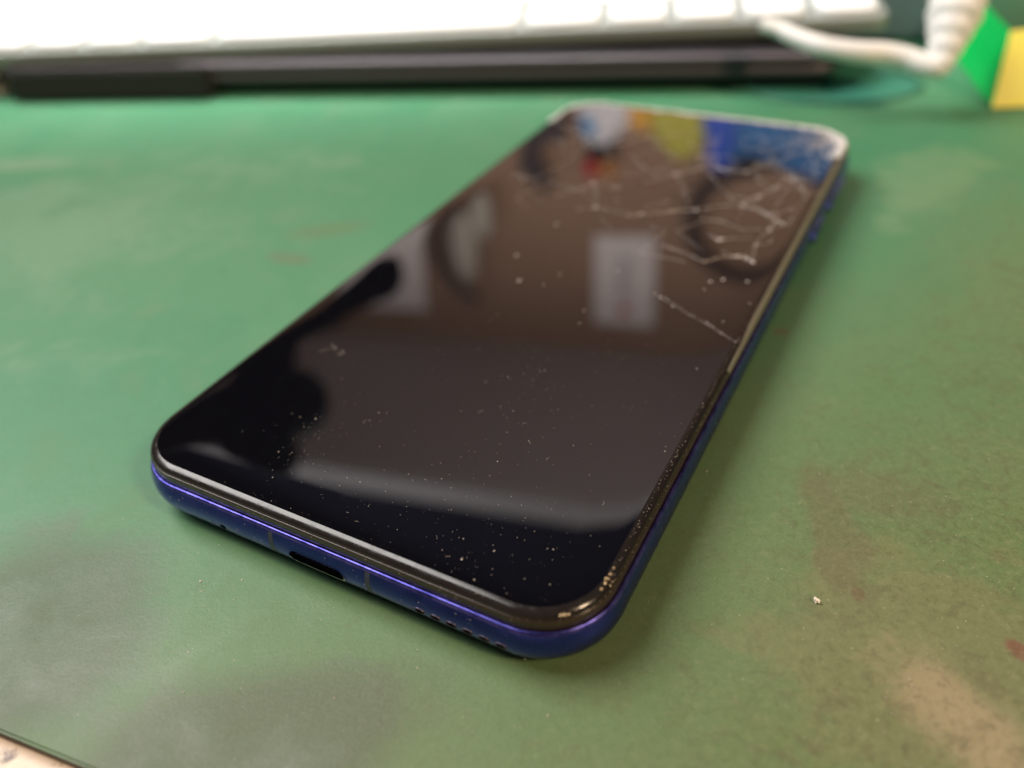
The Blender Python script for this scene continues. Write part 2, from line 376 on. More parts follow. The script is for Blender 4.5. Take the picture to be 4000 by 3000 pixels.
# chips that catch the light where cracks meet
bm = bmesh.new()
nodes = [(420, 380, 3), (470, 610, 2.4), (400, 640, 2), (410, 655, 1.6), (485, 755, 3.2), (65, 595, 2.2), (745, 790, 3), (690, 800, 1.4), (905, 775, 1.4), (1060, 765, 2.6), (1320, 740, 1.6), (780, 340, 2), (1070, 455, 2),
         (1075, 530, 1.6), (940, 560, 2.4), (1350, 545, 2.2), (1280, 540, 1.8), (1200, 530, 1.6), (1470, 510, 1.5), (1590, 580, 2.2), (1520, 640, 3), (1420, 690, 3.2), (1610, 760, 2.2), (1490, 800, 1.6), (1530, 790, 1.8),
         (1520, 830, 2.2), (1480, 880, 2.2), (1400, 970, 2), (1390, 1070, 2.6), (1270, 1040, 1.6), (1300, 1030, 1.4), (1350, 1040, 1.6), (1200, 938, 2.6), (1180, 940, 2), (1220, 936, 2), (1215, 1170, 2.4), (1140, 1180, 2.2), (1355, 1180, 2.2),
         (1110, 1225, 1.5), (1220, 1415, 1.8), (25, 1030, 2.4), (40, 1175, 2.6), (610, 1115, 1.5), (255, 850, 1.9), (1370, 1305, 1.5), (1490, 950, 1.5), (180, 1200, 1), (410, 1350, 1), (390, 1420, 1), (275, 1140, 1.1), (160, 715, 1.5), (630, 640, 1.3), (1105, 1065, 1.4), (1700, 660, 2), (1680, 600, 1.6), (1560, 850, 1.6)]
for x, y, s in nodes:
    px, py = K([(x, y)])[0]
    for _ in range(4 if s > 2 else 2):
        blob(bm, ((px + random.uniform(-.15, .15)) * mm, (py + random.uniform(-.15, .15)) * mm, (ZC + .06) * mm), s * 0.074 * mm, 0.5, 1, 0.3)
for c in cr:
    kp = K(c)
    for a, b in zip(kp, kp[1:]):
        for _ in range(3):
            t = random.random(); w_c = random.choice((.03, .04, .05, .09, .14))
            blob(bm, ((a[0] + (b[0] - a[0]) * t + random.gauss(0, .25)) * mm, (a[1] + (b[1] - a[1]) * t + random.gauss(0, .25)) * mm, (ZC + .06) * mm), w_c * mm, .5, 1, .3)
kn = [K([(a_, b_)])[0] for a_, b_, s in nodes if b_ < 1080 and a_ > 350]
for i_, a_ in enumerate(kn):     # thin fractures joining each chip to its nearest neighbours
    for b_ in sorted(kn, key=lambda q: (q[0] - a_[0]) ** 2 + (q[1] - a_[1]) ** 2)[1:3]:
        if math.hypot(b_[0] - a_[0], b_[1] - a_[1]) < 9:
            mx = ((a_[0] + b_[0]) / 2 + random.gauss(0, .5), (a_[1] + b_[1]) / 2 + random.gauss(0, .5)); crack_mesh(bm, [a_, mx, b_], random.uniform(.007, .016))
for _ in range(60):
    x = 33 - abs(random.gauss(0, 9)); y = 72 - abs(random.gauss(0, 16))
    blob(bm, (x * mm, y * mm, (ZC + .06) * mm), random.choice((.03, .05, .08, .12)) * mm, .5, 1, .3)
tag(obj('glass_chips', bm, M_chip, phone), kind='stuff')
# crushed glass along the far edge and the far right corner
bm = bmesh.new()
def outline(i, z, seg=24): return rrect((PW / 2 - i), (PL / 2 - i), PR - i, z, seg)
ring = outline(1.6, 0)
cand = []
for a, b in zip(ring, ring[1:] + ring[:1]):
    n = max(1, int(math.hypot(b[0] - a[0], b[1] - a[1]) / 0.12))
    for i in range(n):
        t = i / n; cand.append((a[0] + (b[0] - a[0]) * t, a[1] + (b[1] - a[1]) * t))
for x, y in cand:
    if y < 60: continue
    dens = (2.6 if x > -6 else 0.8) * min(1, (y - 60) / 8)
    dens *= 0.35 + 0.65 * max(0, noise.noise(Vector((x * .28, y * .3, 3))) + 0.5)
    if x > 25: dens = 1.5 * min(1, (y - 60) / 8)
    for _ in range(3):
        if random.random() < dens * 0.75:
            k_ = random.uniform(-0.3, 0.6 + max(0, 1.6 * noise.noise(Vector((x * .45, 2, 1))) + .4)) if x < 25 else random.uniform(-.3, 2.6) * random.random()
            cx, cy = x * (1 - k_ / 37), y * (1 - k_ / 78)
            inset = 1.6 + k_
            z = 9.25 + 0.70 * min(1, max(0, (inset - 1.1) / 0.9)) ** 0.5
            blob(bm, (cx * mm, cy * mm, z * mm), random.choice((.1, .14, .2, .28, .42)) * mm * random.uniform(.8, 1.2), 0.7, 1, 0.4)
tag(obj('crushed_glass_edge', bm, M_grit, phone), kind='stuff')
# dust and specks on the screen
bm = bmesh.new()
for x, y, s in [(1210, 2045, 1), (2110, 1450, 1.6), (2128, 1447, 2.2), (1985, 1473, 1.5), (2045, 1460, 1.2), (2060, 1430, 1), (2722, 1440, 2), (2597, 1763, 2.6), (2600, 1745, 1.2), (2020, 2100, 1), (1943, 1803, 1.6), (1945, 1228, 2),
                (1725, 1870, 1.2), (1810, 2105, 2), (1930, 2153, 2.2), (1932, 2150, 1.3), (2162, 2147, 2.2), (2138, 2143, 1.4), (1803, 2185, 2.4), (1852, 2265, 2), (2148, 2283, 1.6), (2005, 1605, 1.3), (1965, 1620, 1), (2180, 1600, 1), (2240, 1740, 1),
                (1065, 1865, 1.8), (1088, 1765, 1.4), (1140, 1768, 1.6), (1172, 1630, 1.4), (1233, 1636, 1.6), (1480, 1613, 1.5), (1512, 1613, 1.4), (1430, 1643, 1.4), (1444, 1642, 1.3), (2015, 1000, 2.2), (2037, 1093, 2.4), (1730, 925, 1.5), (1720, 1115, 1)]:
    px, py = PLOC(x, y); blob(bm, (px * mm, py * mm, (ZC + .015) * mm), s * 0.05 * mm, 0.6, 1, 0.3)
for cx, cy, n, spread in [(1240, 1700, 60, 90), (1330, 1380, 40, 60), (2060, 1460, 30, 80), (2100, 1650, 60, 220), (1850, 2000, 90, 260), (2000, 2180, 70, 200), (1150, 1800, 40, 90), (1500, 1950, 60, 200), (2500, 1500, 40, 200), (1700, 1500, 60, 350), (2200, 1300, 50, 400), (2400, 900, 80, 350)]:
    for _ in range(n):
        px, py = PLOC(random.gauss(cx, spread), random.gauss(cy, spread * .7))
        if abs(px) < 34 and abs(py) < 75: blob(bm, (px * mm, py * mm, (ZC + .008) * mm), random.choice((.018, .022, .03, .045)) * mm, 0.5, 1, 0.3)
for _ in range(14):     # fibres
    px, py = PLOC(random.uniform(1300, 2400), random.uniform(1350, 2250)); a = random.uniform(0, 6.28); r = random.uniform(.3, .8)
    tube(bm, [((px + r * math.cos(a + t)) * mm, (py + r * math.sin(a + t)) * mm, (ZC + .02) * mm) for t in (0, .4, .8, 1.2)], .013 * mm, 4)
for (x, y) in [(1275, 1355), (1330, 1372)]:
    for _ in range(5):
        px, py = PLOC(x + random.uniform(-25, 25), y + random.uniform(-8, 8)); a = random.uniform(0, 6.28); r = random.uniform(.4, .8)
        tube(bm, [((px + r * math.cos(a + t)) * mm, (py + r * math.sin(a + t)) * mm, (ZC + .02) * mm) for t in (0, .4, .8, 1.2)], .022 * mm, 4)
tag(obj('screen_dust', bm, M_dust, phone), kind='stuff')
# dirt caught in the seam round the glass and on the frame
bm = bmesh.new()
ring = outline(1.1, 0)
for a, b in zip(ring, ring[1:] + ring[:1]):
    n = max(1, int(math.hypot(b[0] - a[0], b[1] - a[1]) / 0.25))
    for i in range(n):
        t = i / n; x, y = a[0] + (b[0] - a[0]) * t, a[1] + (b[1] - a[1]) * t
        if random.random() < 0.40: blob(bm, ((x + random.uniform(-.05, .12)) * mm, (y + random.uniform(-.05, .12)) * mm, random.uniform(8.78, 8.9) * mm), random.uniform(.02, .06) * mm, .8, 1, .3)
for _ in range(70):
    x = random.uniform(-30, 30); z, i = random.choice([(2.5, .5), (3.3, .18), (4.6, 0), (5.5, .06), (6.2, .22), (7.9, .96), (8.4, .93)])
    blob(bm, (x * mm, -(PL / 2 - i) * mm, z * mm), random.uniform(.025, .06) * mm, .7, 1, .3)
for _ in range(60):
    y = random.uniform(-65, 60); z, i = random.choice([(2.5, .5), (3.3, .18), (5.5, .06), (6.9, .5), (7.9, .96), (8.4, .93)])
    blob(bm, ((PW / 2 - i) * mm, y * mm, z * mm), random.uniform(.025, .06) * mm, .7, 1, .3)
for _ in range(150):
    y = random.uniform(-68, -4); i = random.uniform(1.5, 2.0)
    blob(bm, ((PW / 2 - i) * mm, y * mm, (9.55 + (i - 1.5) * .4) * mm), random.uniform(.02, .055) * mm, .7, 1, .3)
for _ in range(90):
    x = random.uniform(-30, 28); i = random.uniform(1.6, 3.0)
    blob(bm, (x * mm, -(PL / 2 - i) * mm, (9.6 + (i - 1.6) * .17) * mm), random.uniform(.02, .05) * mm, .7, 1, .3)
tag(obj('seam_dirt', bm, M_dust, phone), kind='stuff')

# beads added to imitate golden glints on the rim at the near right corner
bm = bmesh.new()
for u, v, s in ((2365, 2275, 1.5), (2372, 2258, 1.6), (2385, 2240, 1.3), (2398, 2215, 1.5), (2392, 2270, .8), (2403, 2262, .8), (2385, 2285, .9), (2350, 2298, 1.3), (2190, 2400, 1.3), (2205, 2399, 1.7), (2222, 2397, 1.1)):
    p = PLOC(u, v); blob(bm, (p[0] * mm, p[1] * mm, 9.78 * mm), s * random.uniform(.10, .20) * mm, .4, 2, .25)
for f_g in bm.faces: f_g.smooth = True
tag(obj('glint_beads', bm, mat('amber_glint', (0.55, 0.40, 0.22), 0.12, 0.5)), None).parent = phone
# beige adhesive showing where the glass has lifted along the right side
bm = bmesh.new(); L4 = []
for kx in range(40):
    y = -24 + 94 * kx / 39; wv = .05 * math.sin(kx * 1.7) + .03 * math.sin(kx * 4.1); e_ = min(1, kx / 8)
    L4.append([((PW / 2 - i) * mm, y * mm, z * mm) for i, z in ((.86, 8.3 - .2 * e_), (.84, 8.75 + .25 * e_ + wv), (1.05, 9.2 + .2 * e_ + wv), (1.5, 9.3 + .32 * e_), (1.5, 8.4))])
loft(bm, L4, True, True); obj('adhesive_strip', bm, mat('beige_adhesive', (0.175, 0.165, 0.13), 0.35), phone, True, 50)

# charging port, antenna lines, speaker holes, microphone hole on the near end
def stadium(hw, hz, n=10):
    r = hz; pts = []
    for s, a0 in ((1, -90), (-1, 90)):
        for i in range(n + 1):
            a = math.radians(a0 + 180 * i / n); pts.append((s * (hw - r) + r * math.cos(a), r * math.sin(a)))
    return pts
def port_y(z):   # inset of the frame side at height z (mm)
    for (i0, z0), (i1, z1) in zip(fr, fr[1:]):
        if z0 <= z <= z1: return i0 + (i1 - i0) * (z - z0) / (z1 - z0)
    return 0
def on_end(x, z, out=0.0): return (x * mm, -(PL / 2 - port_y(z) + out) * mm, z * mm)
def opening(name, xc, zc, hw, hz, m, parent, out=.03, rows=12):
    bm = bmesh.new(); L_, R_ = [], []
    for i in range(rows + 1):
        z = -hz + 2 * hz * i / rows; half = hw - hz + math.sqrt(max(0, hz * hz - z * z))
        L_.append(bm.verts.new(on_end(xc - half, zc + z, out))); R_.append(bm.verts.new(on_end(xc + half, zc + z, out)))
    for i in range(rows): bm.faces.new((L_[i], R_[i], R_[i + 1], L_[i + 1]))
    return obj(name, bm, m, parent)
bm = bmesh.new(); rings = []
for hw, hz, d in ((4.95, 1.75, .02), (4.75, 1.6, .06), (4.5, 1.38, -.02), (4.42, 1.3, -.5)):
    rings.append([on_end(-1.0 + x, 3.75 + z, d) for x, z in stadium(hw, hz)])
loft(bm, rings, False, False); port = obj('charging_port', bm, M_frame, phone, True)
opening('port_sleeve', -1.0, 3.75, 4.5, 1.3, M_steel, port, .05); opening('port_opening', -1.0, 4.0, 4.42, 1.08, M_dark, port, .075)
for x in (-8.3, 7.4):
    bm = bmesh.new(); zz = [2.2 + i * .25 for i in range(19)]
    va = [bm.verts.new(on_end(x - .38, z, .018)) for z in zz]; vb = [bm.verts.new(on_end(x + .38, z, .018)) for z in zz]
    for i in range(len(zz) - 1): bm.faces.new((va[i], vb[i], vb[i + 1], va[i + 1]))
    obj('antenna_line', bm, M_ant, frame)
M_hole = M_dark; M_rimhole = mat('worn_hole_edge', (0.30, 0.24, 0.30), 0.35, 0.8)
for i in range(6):
    x = 14.9 + i * 2.25
    sp = opening('speaker_hole', x, 3.85, .72, .48, M_hole, phone, .05, 8)
    bm = bmesh.new(); tube(bm, [on_end(x + a, 3.85 + b, .02) for a, b in stadium(.74, .5, 6)], .05 * mm, 5, True); obj('hole_rim', bm, M_rimhole, sp, True)
opening('microphone_hole', -17.5, 3.6, .5, .48, M_hole, phone, .05, 8)
# side buttons on the right long side
def side_button(name, y0, y1, z=4.4):
    bm = bmesh.new(); L = (y1 - y0) / 2; cy = (y0 + y1) / 2
    rg = []
    for grow, out in ((0, -.2), (0, .32), (-.12, .44), (-.4, .5)):
        rg.append([((PW / 2 + out) * mm, (cy + a) * mm, (z + b) * mm) for a, b in stadium(L + grow, 1.15 + grow, 8)])
    loft(bm, rg, False, True); obj(name, bm, M_btn, phone, True, 50)
side_button('power_button', 31, 41); side_button('volume_button', 46, 62)

# ------------------------------------------------------------------ dirt on the mat
bm = bmesh.new()
p = at(3188, 2352); blob(bm, (p.x, p.y, .35 * mm), .42 * mm, 0.8, 2, 0.35)
tag(obj('crumb', bm, mat('cream_crumb', (0.85, 0.75, 0.62), 0.7)), 'small cream crumb on the mat to the right of the phone', 'crumb')
bm = bmesh.new()
for x, y, s in [(783, 2272, 2.6), (945, 2267, 1.8), (912, 2345, 1.6), (795, 2310, 1.4), (310, 2408, 1.4), (680, 2545, 1.4), (717, 2705, 1.8), (738, 2550, 1.4), (1305, 2727, 1.5), (1150, 2782, 1.2), (750, 2802, 1), (1305, 2375, 1.4), (1255, 2420, 1.3),
                (1630, 2540, 1.7), (1630, 2610, 1.6), (2760, 1842, 2.4), (3125, 1970, 2.2), (2012, 1090, 1), (2420, 2670, 1.3), (2780, 2440, 1.2), (330, 1215, 1), (3800, 1570, 1.4), (3870, 2320, 1.3), (3960, 2300, 1.2), (3010, 1795, 1.4), (3820, 1860, 1.4), (200, 1980, 1), (2140, 2795, 1.3)]:
    p = at(x, y); blob(bm, (p.x, p.y, s * .04 * mm), s * .055 * mm, 0.6, 1, 0.3)
for cx, cy, n, sp in [(800, 2300, 40, 45), (770, 2500, 30, 45), (2000, 2700, 70, 700), (3500, 2300, 220, 350), (700, 2600, 80, 400), (3300, 1500, 120, 350), (600, 1500, 50, 500), (1000, 700, 40, 500), (3600, 2800, 120, 250)]:
    for _ in range(n):
        p = at(random.gauss(cx, sp), random.gauss(cy, sp)); blob(bm, (p.x, p.y, .02 * mm), random.choice((.02, .03, .03, .045, .06)) * mm * random.uniform(.8, 1.3), 0.5, 1, 0.3)
tag(obj('mat_dust', bm, M_dust), kind='stuff', label=None)

# ------------------------------------------------------------------ keyboard on the black case
M_key = mat('white_key_plastic', (0.90, 0.90, 0.90), 0.35)
M_kb = mat('silver_keyboard_body', (0.27, 0.29, 0.275), 0.42)
KF = 1.12
kb = empty('keyboard', CAM + (Vector((0.0912, 0.0838, 0.0213)) - CAM) * KF, 0)
kdir = Vector((-0.2335, 0.0395, -0.0027)).normalized()     # along the front edge, right to left
up_ = (Vector((0.0395, 0.2335, 0.014))).normalized(); xk = -kdir; yk = up_ - xk * up_.dot(xk); yk.normalize(); zk = xk.cross(yk)
kb.matrix_world = Matrix(((xk.x, yk.x, zk.x, kb.location.x), (xk.y, yk.y, zk.y, kb.location.y), (xk.z, yk.z, zk.z, kb.location.z), (0, 0, 0, 1)))
tag(kb, 'white keyboard resting across the black case behind the phone', 'keyboard')
KW, KD = 0.3000 + 2 * 0.0204, 0.1235
bm = bmesh.new(); rbox(bm, KW, KD, 0.0046, 0.0009, 0.006, 8, 0, -KW / 2, KD / 2); obj('keyboard_body', bm, M_kb, kb, True, 50)
U = 0.0204; rows = [[1, 1, 1, 1, 1.25, 5, 1.25, 1, 1, 1], [2.25] + [1] * 10 + [2.25], [1.75] + [1] * 11 + [1.75], [1.5] + [1] * 12 + [1], [1] * 13 + [1.5], [1] * 14]
key_meshes = {}
for r, row in enumerate(rows):
    tot = sum(row); sc_ = (0.2970) / (tot * U); row = row + [2 / sc_ / 2] * 2; x = -0.0015
    for wd in row:
        w_ = wd * U * sc_; key = round(w_, 5)
        if key not in key_meshes:
            bm = bmesh.new(); rbox(bm, w_ - 0.0036, U - 0.0030, 0.0018, 0.0004, 0.0042, 6)
            me = bpy.data.meshes.new('key'); bmesh.ops.recalc_face_normals(bm, faces=bm.faces[:]); bm.to_mesh(me); bm.free(); me.materials.append(M_key)
            for p_ in me.polygons: p_.use_smooth = True
            me.set_sharp_from_angle(angle=math.radians(50)); key_meshes[key] = me
        o = bpy.data.objects.new('key', key_meshes[key]); C.objects.link(o); o.parent = kb
        o.location = (x - w_ / 2, 0.0016 + U * (r + .5) * 0.985, 0.0044); x -= w_
# black case with a ridged front edge
M_case = mat('black_case_plastic', (0.012, 0.010, 0.012), 0.4)
M_ridge = mat('grey_ridge_plastic', (0.11, 0.092, 0.108), 0.35)
pc0, pc1 = at(1500, 375), at(3150, 360); cdir = (pc1 - pc0).normalized(); ca = math.atan2(cdir.y, cdir.x)
right = at(3320, 370); base_o = pc0 + cdir * ((right - pc0).dot(cdir))
case = empty('hard_case', base_o, ca); tag(case, 'flat black case with a ridged front edge under the white keyboard', 'case')
CWd = 0.218
def case_layer(name, z0, z1, inset, m, mt_r=.0009):
    bm = bmesh.new(); rbox(bm, CWd - 2 * inset, 0.13 - 2 * inset, z1 - z0, min(mt_r, (z1 - z0) * .45), 0.012 - inset, 8, z0, -CWd / 2, 0.065); return obj(name, bm, m, case, True, 50)
case_layer('foot_plate', 0.0004, 0.0044, 0.0030, M_case)
case_layer('lower_ridge', 0.0046, 0.0073, 0.0004, M_ridge, .0012)
case_layer('seam', 0.0073, 0.0083, 0.0010, M_case)
case_layer('upper_ridge', 0.0083, 0.0108, 0.0, M_ridge, .0012)
case_layer('lid', 0.0108, 0.0116, 0.0030, M_case, .0003)
# dark slab left of and under the case
M_slab = mat('black_slab', (0.022, 0.019, 0.019), 0.8)
bm = bmesh.new(); pl = at(-250, 400) ; 
A = at(60, 402); B = at(830, 392); D = at(200, 270); 
poly_prism(bm, [(A.x, A.y), (B.x, B.y), (B.x + .01, B.y + .085), (D.x + .03, D.y + .075), (D.x, D.y)], 0.0003, 0.0106)
bmesh.ops.bevel(bm, geom=[e for e in bm.edges], offset=0.001, segments=2, affect='EDGES')
tag(obj('dark_slab', bm, M_slab), 'dark slab on the mat left of the ridged case', 'foam')
# sheet of cream paper at the far left
A = at(-500, 420); B = at(0, 386); 
bm = bmesh.new(); c0 = at(30, 372); c1 = at(215, 268)
poly_prism(bm, [(c0.x - .12, c0.y + .012), (c0.x, c0.y), (c1.x, c1.y), (c1.x + .02, c1.y + .08), (c0.x - .12, c0.y + .1)], 0.0003, 0.0010)
tag(obj('paper_sheet', bm, mat('cream_paper', (0.82, 0.74, 0.66), 0.7)), 'sheet of cream paper at the far left beyond the mat', 'paper')

# ------------------------------------------------------------------ right rear corner: cable, plug, adapter, box, lid
M_white = mat('white_cable_rubber', (0.93, 0.92, 0.90), 0.4)
cab = empty('cable', at(3650, 262, .012)); tag(cab, 'thick white cable with ribbed strain relief hanging out from under the keyboard', 'cable')
pts = [at(u, v, z) for u, v, z in ((2980, 95, .0205), (3050, 118, .0195), (3110, 146, .0185), (3226, 184, .0175), (3362, 205, .0165), (3452, 210, .0158), (3542, 228, .0148), (3610, 254, .0138), (3660, 262, .0135), (3686, 240, .0140))]
inv = Matrix.Translation(-cab.location)
path = [inv @ p for p in smooth_path(pts, 6)]
bm = bmesh.new(); tube(bm, path, [0.0019 + 0.0010 * min(1, i / 26) for i in range(len(path))], 14); obj('cord', bm, M_white, cab, True)
p0, p1 = at(3672, 262, .0135), at(3760, -60, .0300); ax = (p1 - p0)
bm = bmesh.new(); P_, R_ = [], []
for i in range(60):
    t = i / 59; P_.append(inv @ (p0 + ax * t)); r = .0028 + .0040 * min(1, t * 1.6)
    R_.append(r + .00020 * math.cos(t * 2 * math.pi * 5))
tube(bm, P_, R_, 20); obj('strain_relief', bm, M_white, cab, True)
# cream adapter
ad = at(3790, 120, 0.0)
bm = bmesh.new(); rbox(bm, 0.036, 0.030, 0.060, 0.005, 0.008, 6)
o = obj('power_adapter', bm, mat('cream_adapter_plastic', (0.62, 0.60, 0.42), 0.4), None, True, 60); o.location = (ad.x, ad.y + .018, 0.0005); o.rotation_euler = (0, 0, -.2)
tag(o, 'rounded cream power adapter standing behind the white cable plug', 'adapter')
# green and yellow box
bx = empty('carton', (0.1222, 0.0800, 0.0005), 0); tag(bx, 'small carton with yellow front and bright green side at the right edge', 'carton')
def quad_slab(name, pts, m, t=.0006):
    bm = bmesh.new(); a = [Vector(p) - bx.location for p in pts]; n = (a[1] - a[0]).cross(a[3] - a[0]).normalized()
    va = [bm.verts.new(p) for p in a]; vb = [bm.verts.new(p - n * t) for p in a]
    bm.faces.new(va); bm.faces.new(vb[::-1])
    for i in range(4): bm.faces.new((va[i], vb[i], vb[(i + 1) % 4], va[(i + 1) % 4]))
    obj(name, bm, m, bx)
f0 = Vector((.1222, .0800, .0005)); f1 = f0 + Vector((.055, -.006, 0)); ftop = at(3950, 120, .0165)
g1 = at(3735, 225, .0005)
M_yel = mat('yellow_card', (0.92, 0.80, 0.10), 0.45); M_grn = mat('green_card', (0.0, 0.55, 0.10), 0.4)
quad_slab('yellow_front', [f0, f1, f1 + Vector((0, ftop.y - f0.y + .004, .0180)), ftop], M_yel)
gt = g1 + (ftop - f0)
quad_slab('green_side', [g1, f0 + Vector((-.0002, .0002, 0)), ftop + Vector((-.0002, .0002, 0)), gt], M_grn)
quad_slab('card_top', [ftop, f1 + Vector((0, ftop.y - f0.y + .004, .0180)), f1 + (gt - ftop) + Vector((0, ftop.y - f0.y + .004, .0180)), gt], mat('dark_green_card', (0.01, 0.08, 0.03), 0.5))
# clear blue lid lying flat, and a slate blue box behind it
M_lid = mat('clear_blue_plastic', (0.10, 0.45, 0.50), 0.15)
k = NB(M_lid); tr_ = k.n.new('ShaderNodeBsdfTransparent'); tr_.inputs[0].default_value = (0.90, 0.97, 1.0, 1)
mx_ = k.n.new('ShaderNodeMixShader'); mx_.inputs[0].default_value = 0.03; k.l.new(tr_.outputs[0], mx_.inputs[1]); k.l.new(k.b.outputs[0], mx_.inputs[2])
k.l.new(mx_.outputs[0], k.n['Material Output'].inputs['Surface'])
lc = (at(2950, 385) + at(3640, 360)) / 2; lf = at(3290, 414); ldx = (at(3640, 360) - at(2950, 385)); rx = ldx.length / 2; 
lid = empty('plastic_lid', (lc.x, lc.y + .008, 0.0003), math.atan2(ldx.y, ldx.x)); tag(lid, 'round clear blue plastic lid lying flat on the mat below the cable', 'lid')
ry = (lid.location - Vector((lf.x, lf.y, 0))).length
def ell(s, z, n=48): return [(rx * s * math.cos(2 * math.pi * i / n), ry * s * math.sin(2 * math.pi * i / n), z) for i in range(n)]
bm = bmesh.new(); loft(bm, [ell(.97, 0), ell(.97, .0007)]); obj('lid_disc', bm, M_lid, lid, True, 50)
bm = bmesh.new(); tube(bm, ell(1, .0006), .0004, 8, True); obj('lid_rim', bm, mat('lid_rim_plastic', (0.06, 0.20, 0.13), 0.3), lid, True)
sb = at(3420, 190, 0.0)
bm = bmesh.new(); rbox(bm, 0.07, 0.05, 0.045, 0.002, 0.004, 4)
o = obj('storage_box', bm, mat('slate_blue_plastic', (0.20, 0.27, 0.37), 0.45), None, True, 50); o.location = (sb.x + .006, sb.y + .032, .0005); o.rotation_euler = (0, 0, -.25)
tag(o, 'slate blue plastic box behind the keyboard end', 'box')

# ------------------------------------------------------------------ what the screen mirrors: wall, shelf, things hung on the wall
W0 = Vector((-0.05677, 1.12005, 0)); E_ = Vector((0.96547, -0.26050, 0)); N_ = Vector((-0.26050, -0.96547, 0))   # N_ faces the desk
def wallp(s, h, off=0.0): return W0 + E_ * s + N_ * off + Vector((0, 0, h))
def wall_slab(name, pts, off, t, m, parent=None, smooth=False):
    bm = bmesh.new(); a = [bm.verts.new(wallp(s, h, off + t)) for s, h in pts]; b = [bm.verts.new(wallp(s, h, off)) for s, h in pts]; n = len(pts)
    bm.faces.new(a); bm.faces.new(b[::-1])
    for i in range(n): bm.faces.new((a[i], b[i], b[(i + 1) % n], a[(i + 1) % n]))
    bmesh.ops.recalc_face_normals(bm, faces=bm.faces[:])
    bmesh.ops.bevel(bm, geom=[e for e in bm.edges], offset=min(.004, t * .3), segments=2, affect='EDGES')
    return obj(name, bm, m, parent, smooth, 40)
M_wall = mat('brown_painted_wall', (0.44, 0.255, 0.15), 0.7)
k = NB(M_wall); k.set('Base Color', k.mix(k.noise(k.tc(), 4, 4), (0.26, 0.155, 0.108), (0.33, 0.215, 0.15)))
wall_slab('wall', [(-1.6, -.7), (1.6, -.7), (1.6, 1.7), (-1.6, 1.7)], -0.05, 0.05, M_wall)['kind'] = 'structure'
# overhead shelf
HS = 0.80
M_shelf = mat('grey_shelf_board', (0.35, 0.315, 0.335), 0.6); M_rail = mat('pale_rail', (0.42, 0.42, 0.45), 0.5); M_door = mat('dark_cabinet_front', (0.012, 0.014, 0.03), 0.8, spec=0.1)
cabn = empty('wall_cabinet', wallp(0, HS)); tag(cabn, 'wall cabinet with pale underside and dark front mirrored in the screen', 'cabinet')
def local(o): o.parent = cabn; o.matrix_parent_inverse = Matrix.Translation(-cabn.location); return o
def horiz_slab(name, pts, z0, z1, m):
    bm = bmesh.new(); q = [wallp(s, 0, off) for s, off in pts]; poly_prism(bm, [(p.x, p.y) for p in q], z0, z1); return local(obj(name, bm, m))
horiz_slab('underside_board', [(-.9, .001), (1.0, .001), (1.0, .415), (-.9, .315)], HS, HS + .018, M_shelf)
horiz_slab('front_rail', [(-.9, .317), (1.0, .417), (1.0, .435), (-.9, .335)], HS - .004, HS + .03, M_rail)
for s in (-.9, -.425, .05, .525):
    horiz_slab('cabinet_door', [(s + .002, .319 + (s + .9) * .0526), (s + .473, .317 + (s + 1.375) * .0526), (s + .473, .333 + (s + 1.375) * .0526), (s + .002, .335 + (s + .9) * .0526)], HS + .032, HS + .75, M_door)
horiz_slab('cabinet_body', [(-.9, .001), (1.0, .001), (1.0, .41), (-.9, .31)], HS + .02, HS + .75, M_door)
M_note = mat('note_paper', (0.74, 0.70, 0.74), 0.7); M_stamp = mat('red_stamp_ink', (0.45, 0.05, 0.06), 0.7)
pn = empty('wall_note', wallp(.253, .65)); tag(pn, 'white paper sheet with a red stamp on the brown wall mirrored mid-screen', 'paper')
def lp(o, e): o.parent = e; o.matrix_parent_inverse = Matrix.Translation(-e.location); return o
lp(wall_slab('sheet', [(.203, .566), (.303, .562), (.306, .737), (.203, .735)], .004, .002, M_note), pn)
lp(wall_slab('stamp', [(.245, .695), (.264, .695), (.264, .713), (.245, .713)], .0065, .001, M_stamp), pn)
lp(wall_slab('print_column', [(.245, .60), (.262, .60), (.262, .68), (.245, .68)], .0065, .0008, mat('grey_print', (0.50, 0.47, 0.52), .7)), pn)
o = wall_slab('wall_poster', [(-.30, .52), (-.092, .52), (-.104, .735), (-.30, .738)], .004, .002, M_note); tag(o, 'blank pale sheet on the brown wall mirrored at the left of the screen', 'paper')
# round tray hanging at the right
tr = empty('round_tray', wallp(.47, .52)); tag(tr, 'round dark rimmed tray on the wall mirrored at the cracked right side', 'tray')
M_tr = mat('dark_brown_rim', (0.05, 0.03, 0.025), .5)
bm = bmesh.new(); tube(bm, [wallp(.47 + .112 * math.cos(a), .525 + .098 * math.sin(a), .02) for a in [2 * math.pi * i / 48 for i in range(48)]], .013, 10, True); lp(obj('tray_rim', bm, M_tr, None, True), tr)
bm = bmesh.new(); n = 40; f_ = [bm.verts.new(wallp(.47 + .108 * math.cos(2 * math.pi * i / n), .525 + .094 * math.sin(2 * math.pi * i / n), .012)) for i in range(n)]
b_ = [bm.verts.new(v.co - N_ * .006) for v in f_]; bm.faces.new(f_); bm.faces.new(b_[::-1])
for i in range(n): bm.faces.new((f_[i], b_[i], b_[(i + 1) % n], f_[(i + 1) % n]))
lp(obj('tray_disc', bm, mat('brown_tray_face', (0.30, 0.19, 0.13), .6)), tr)
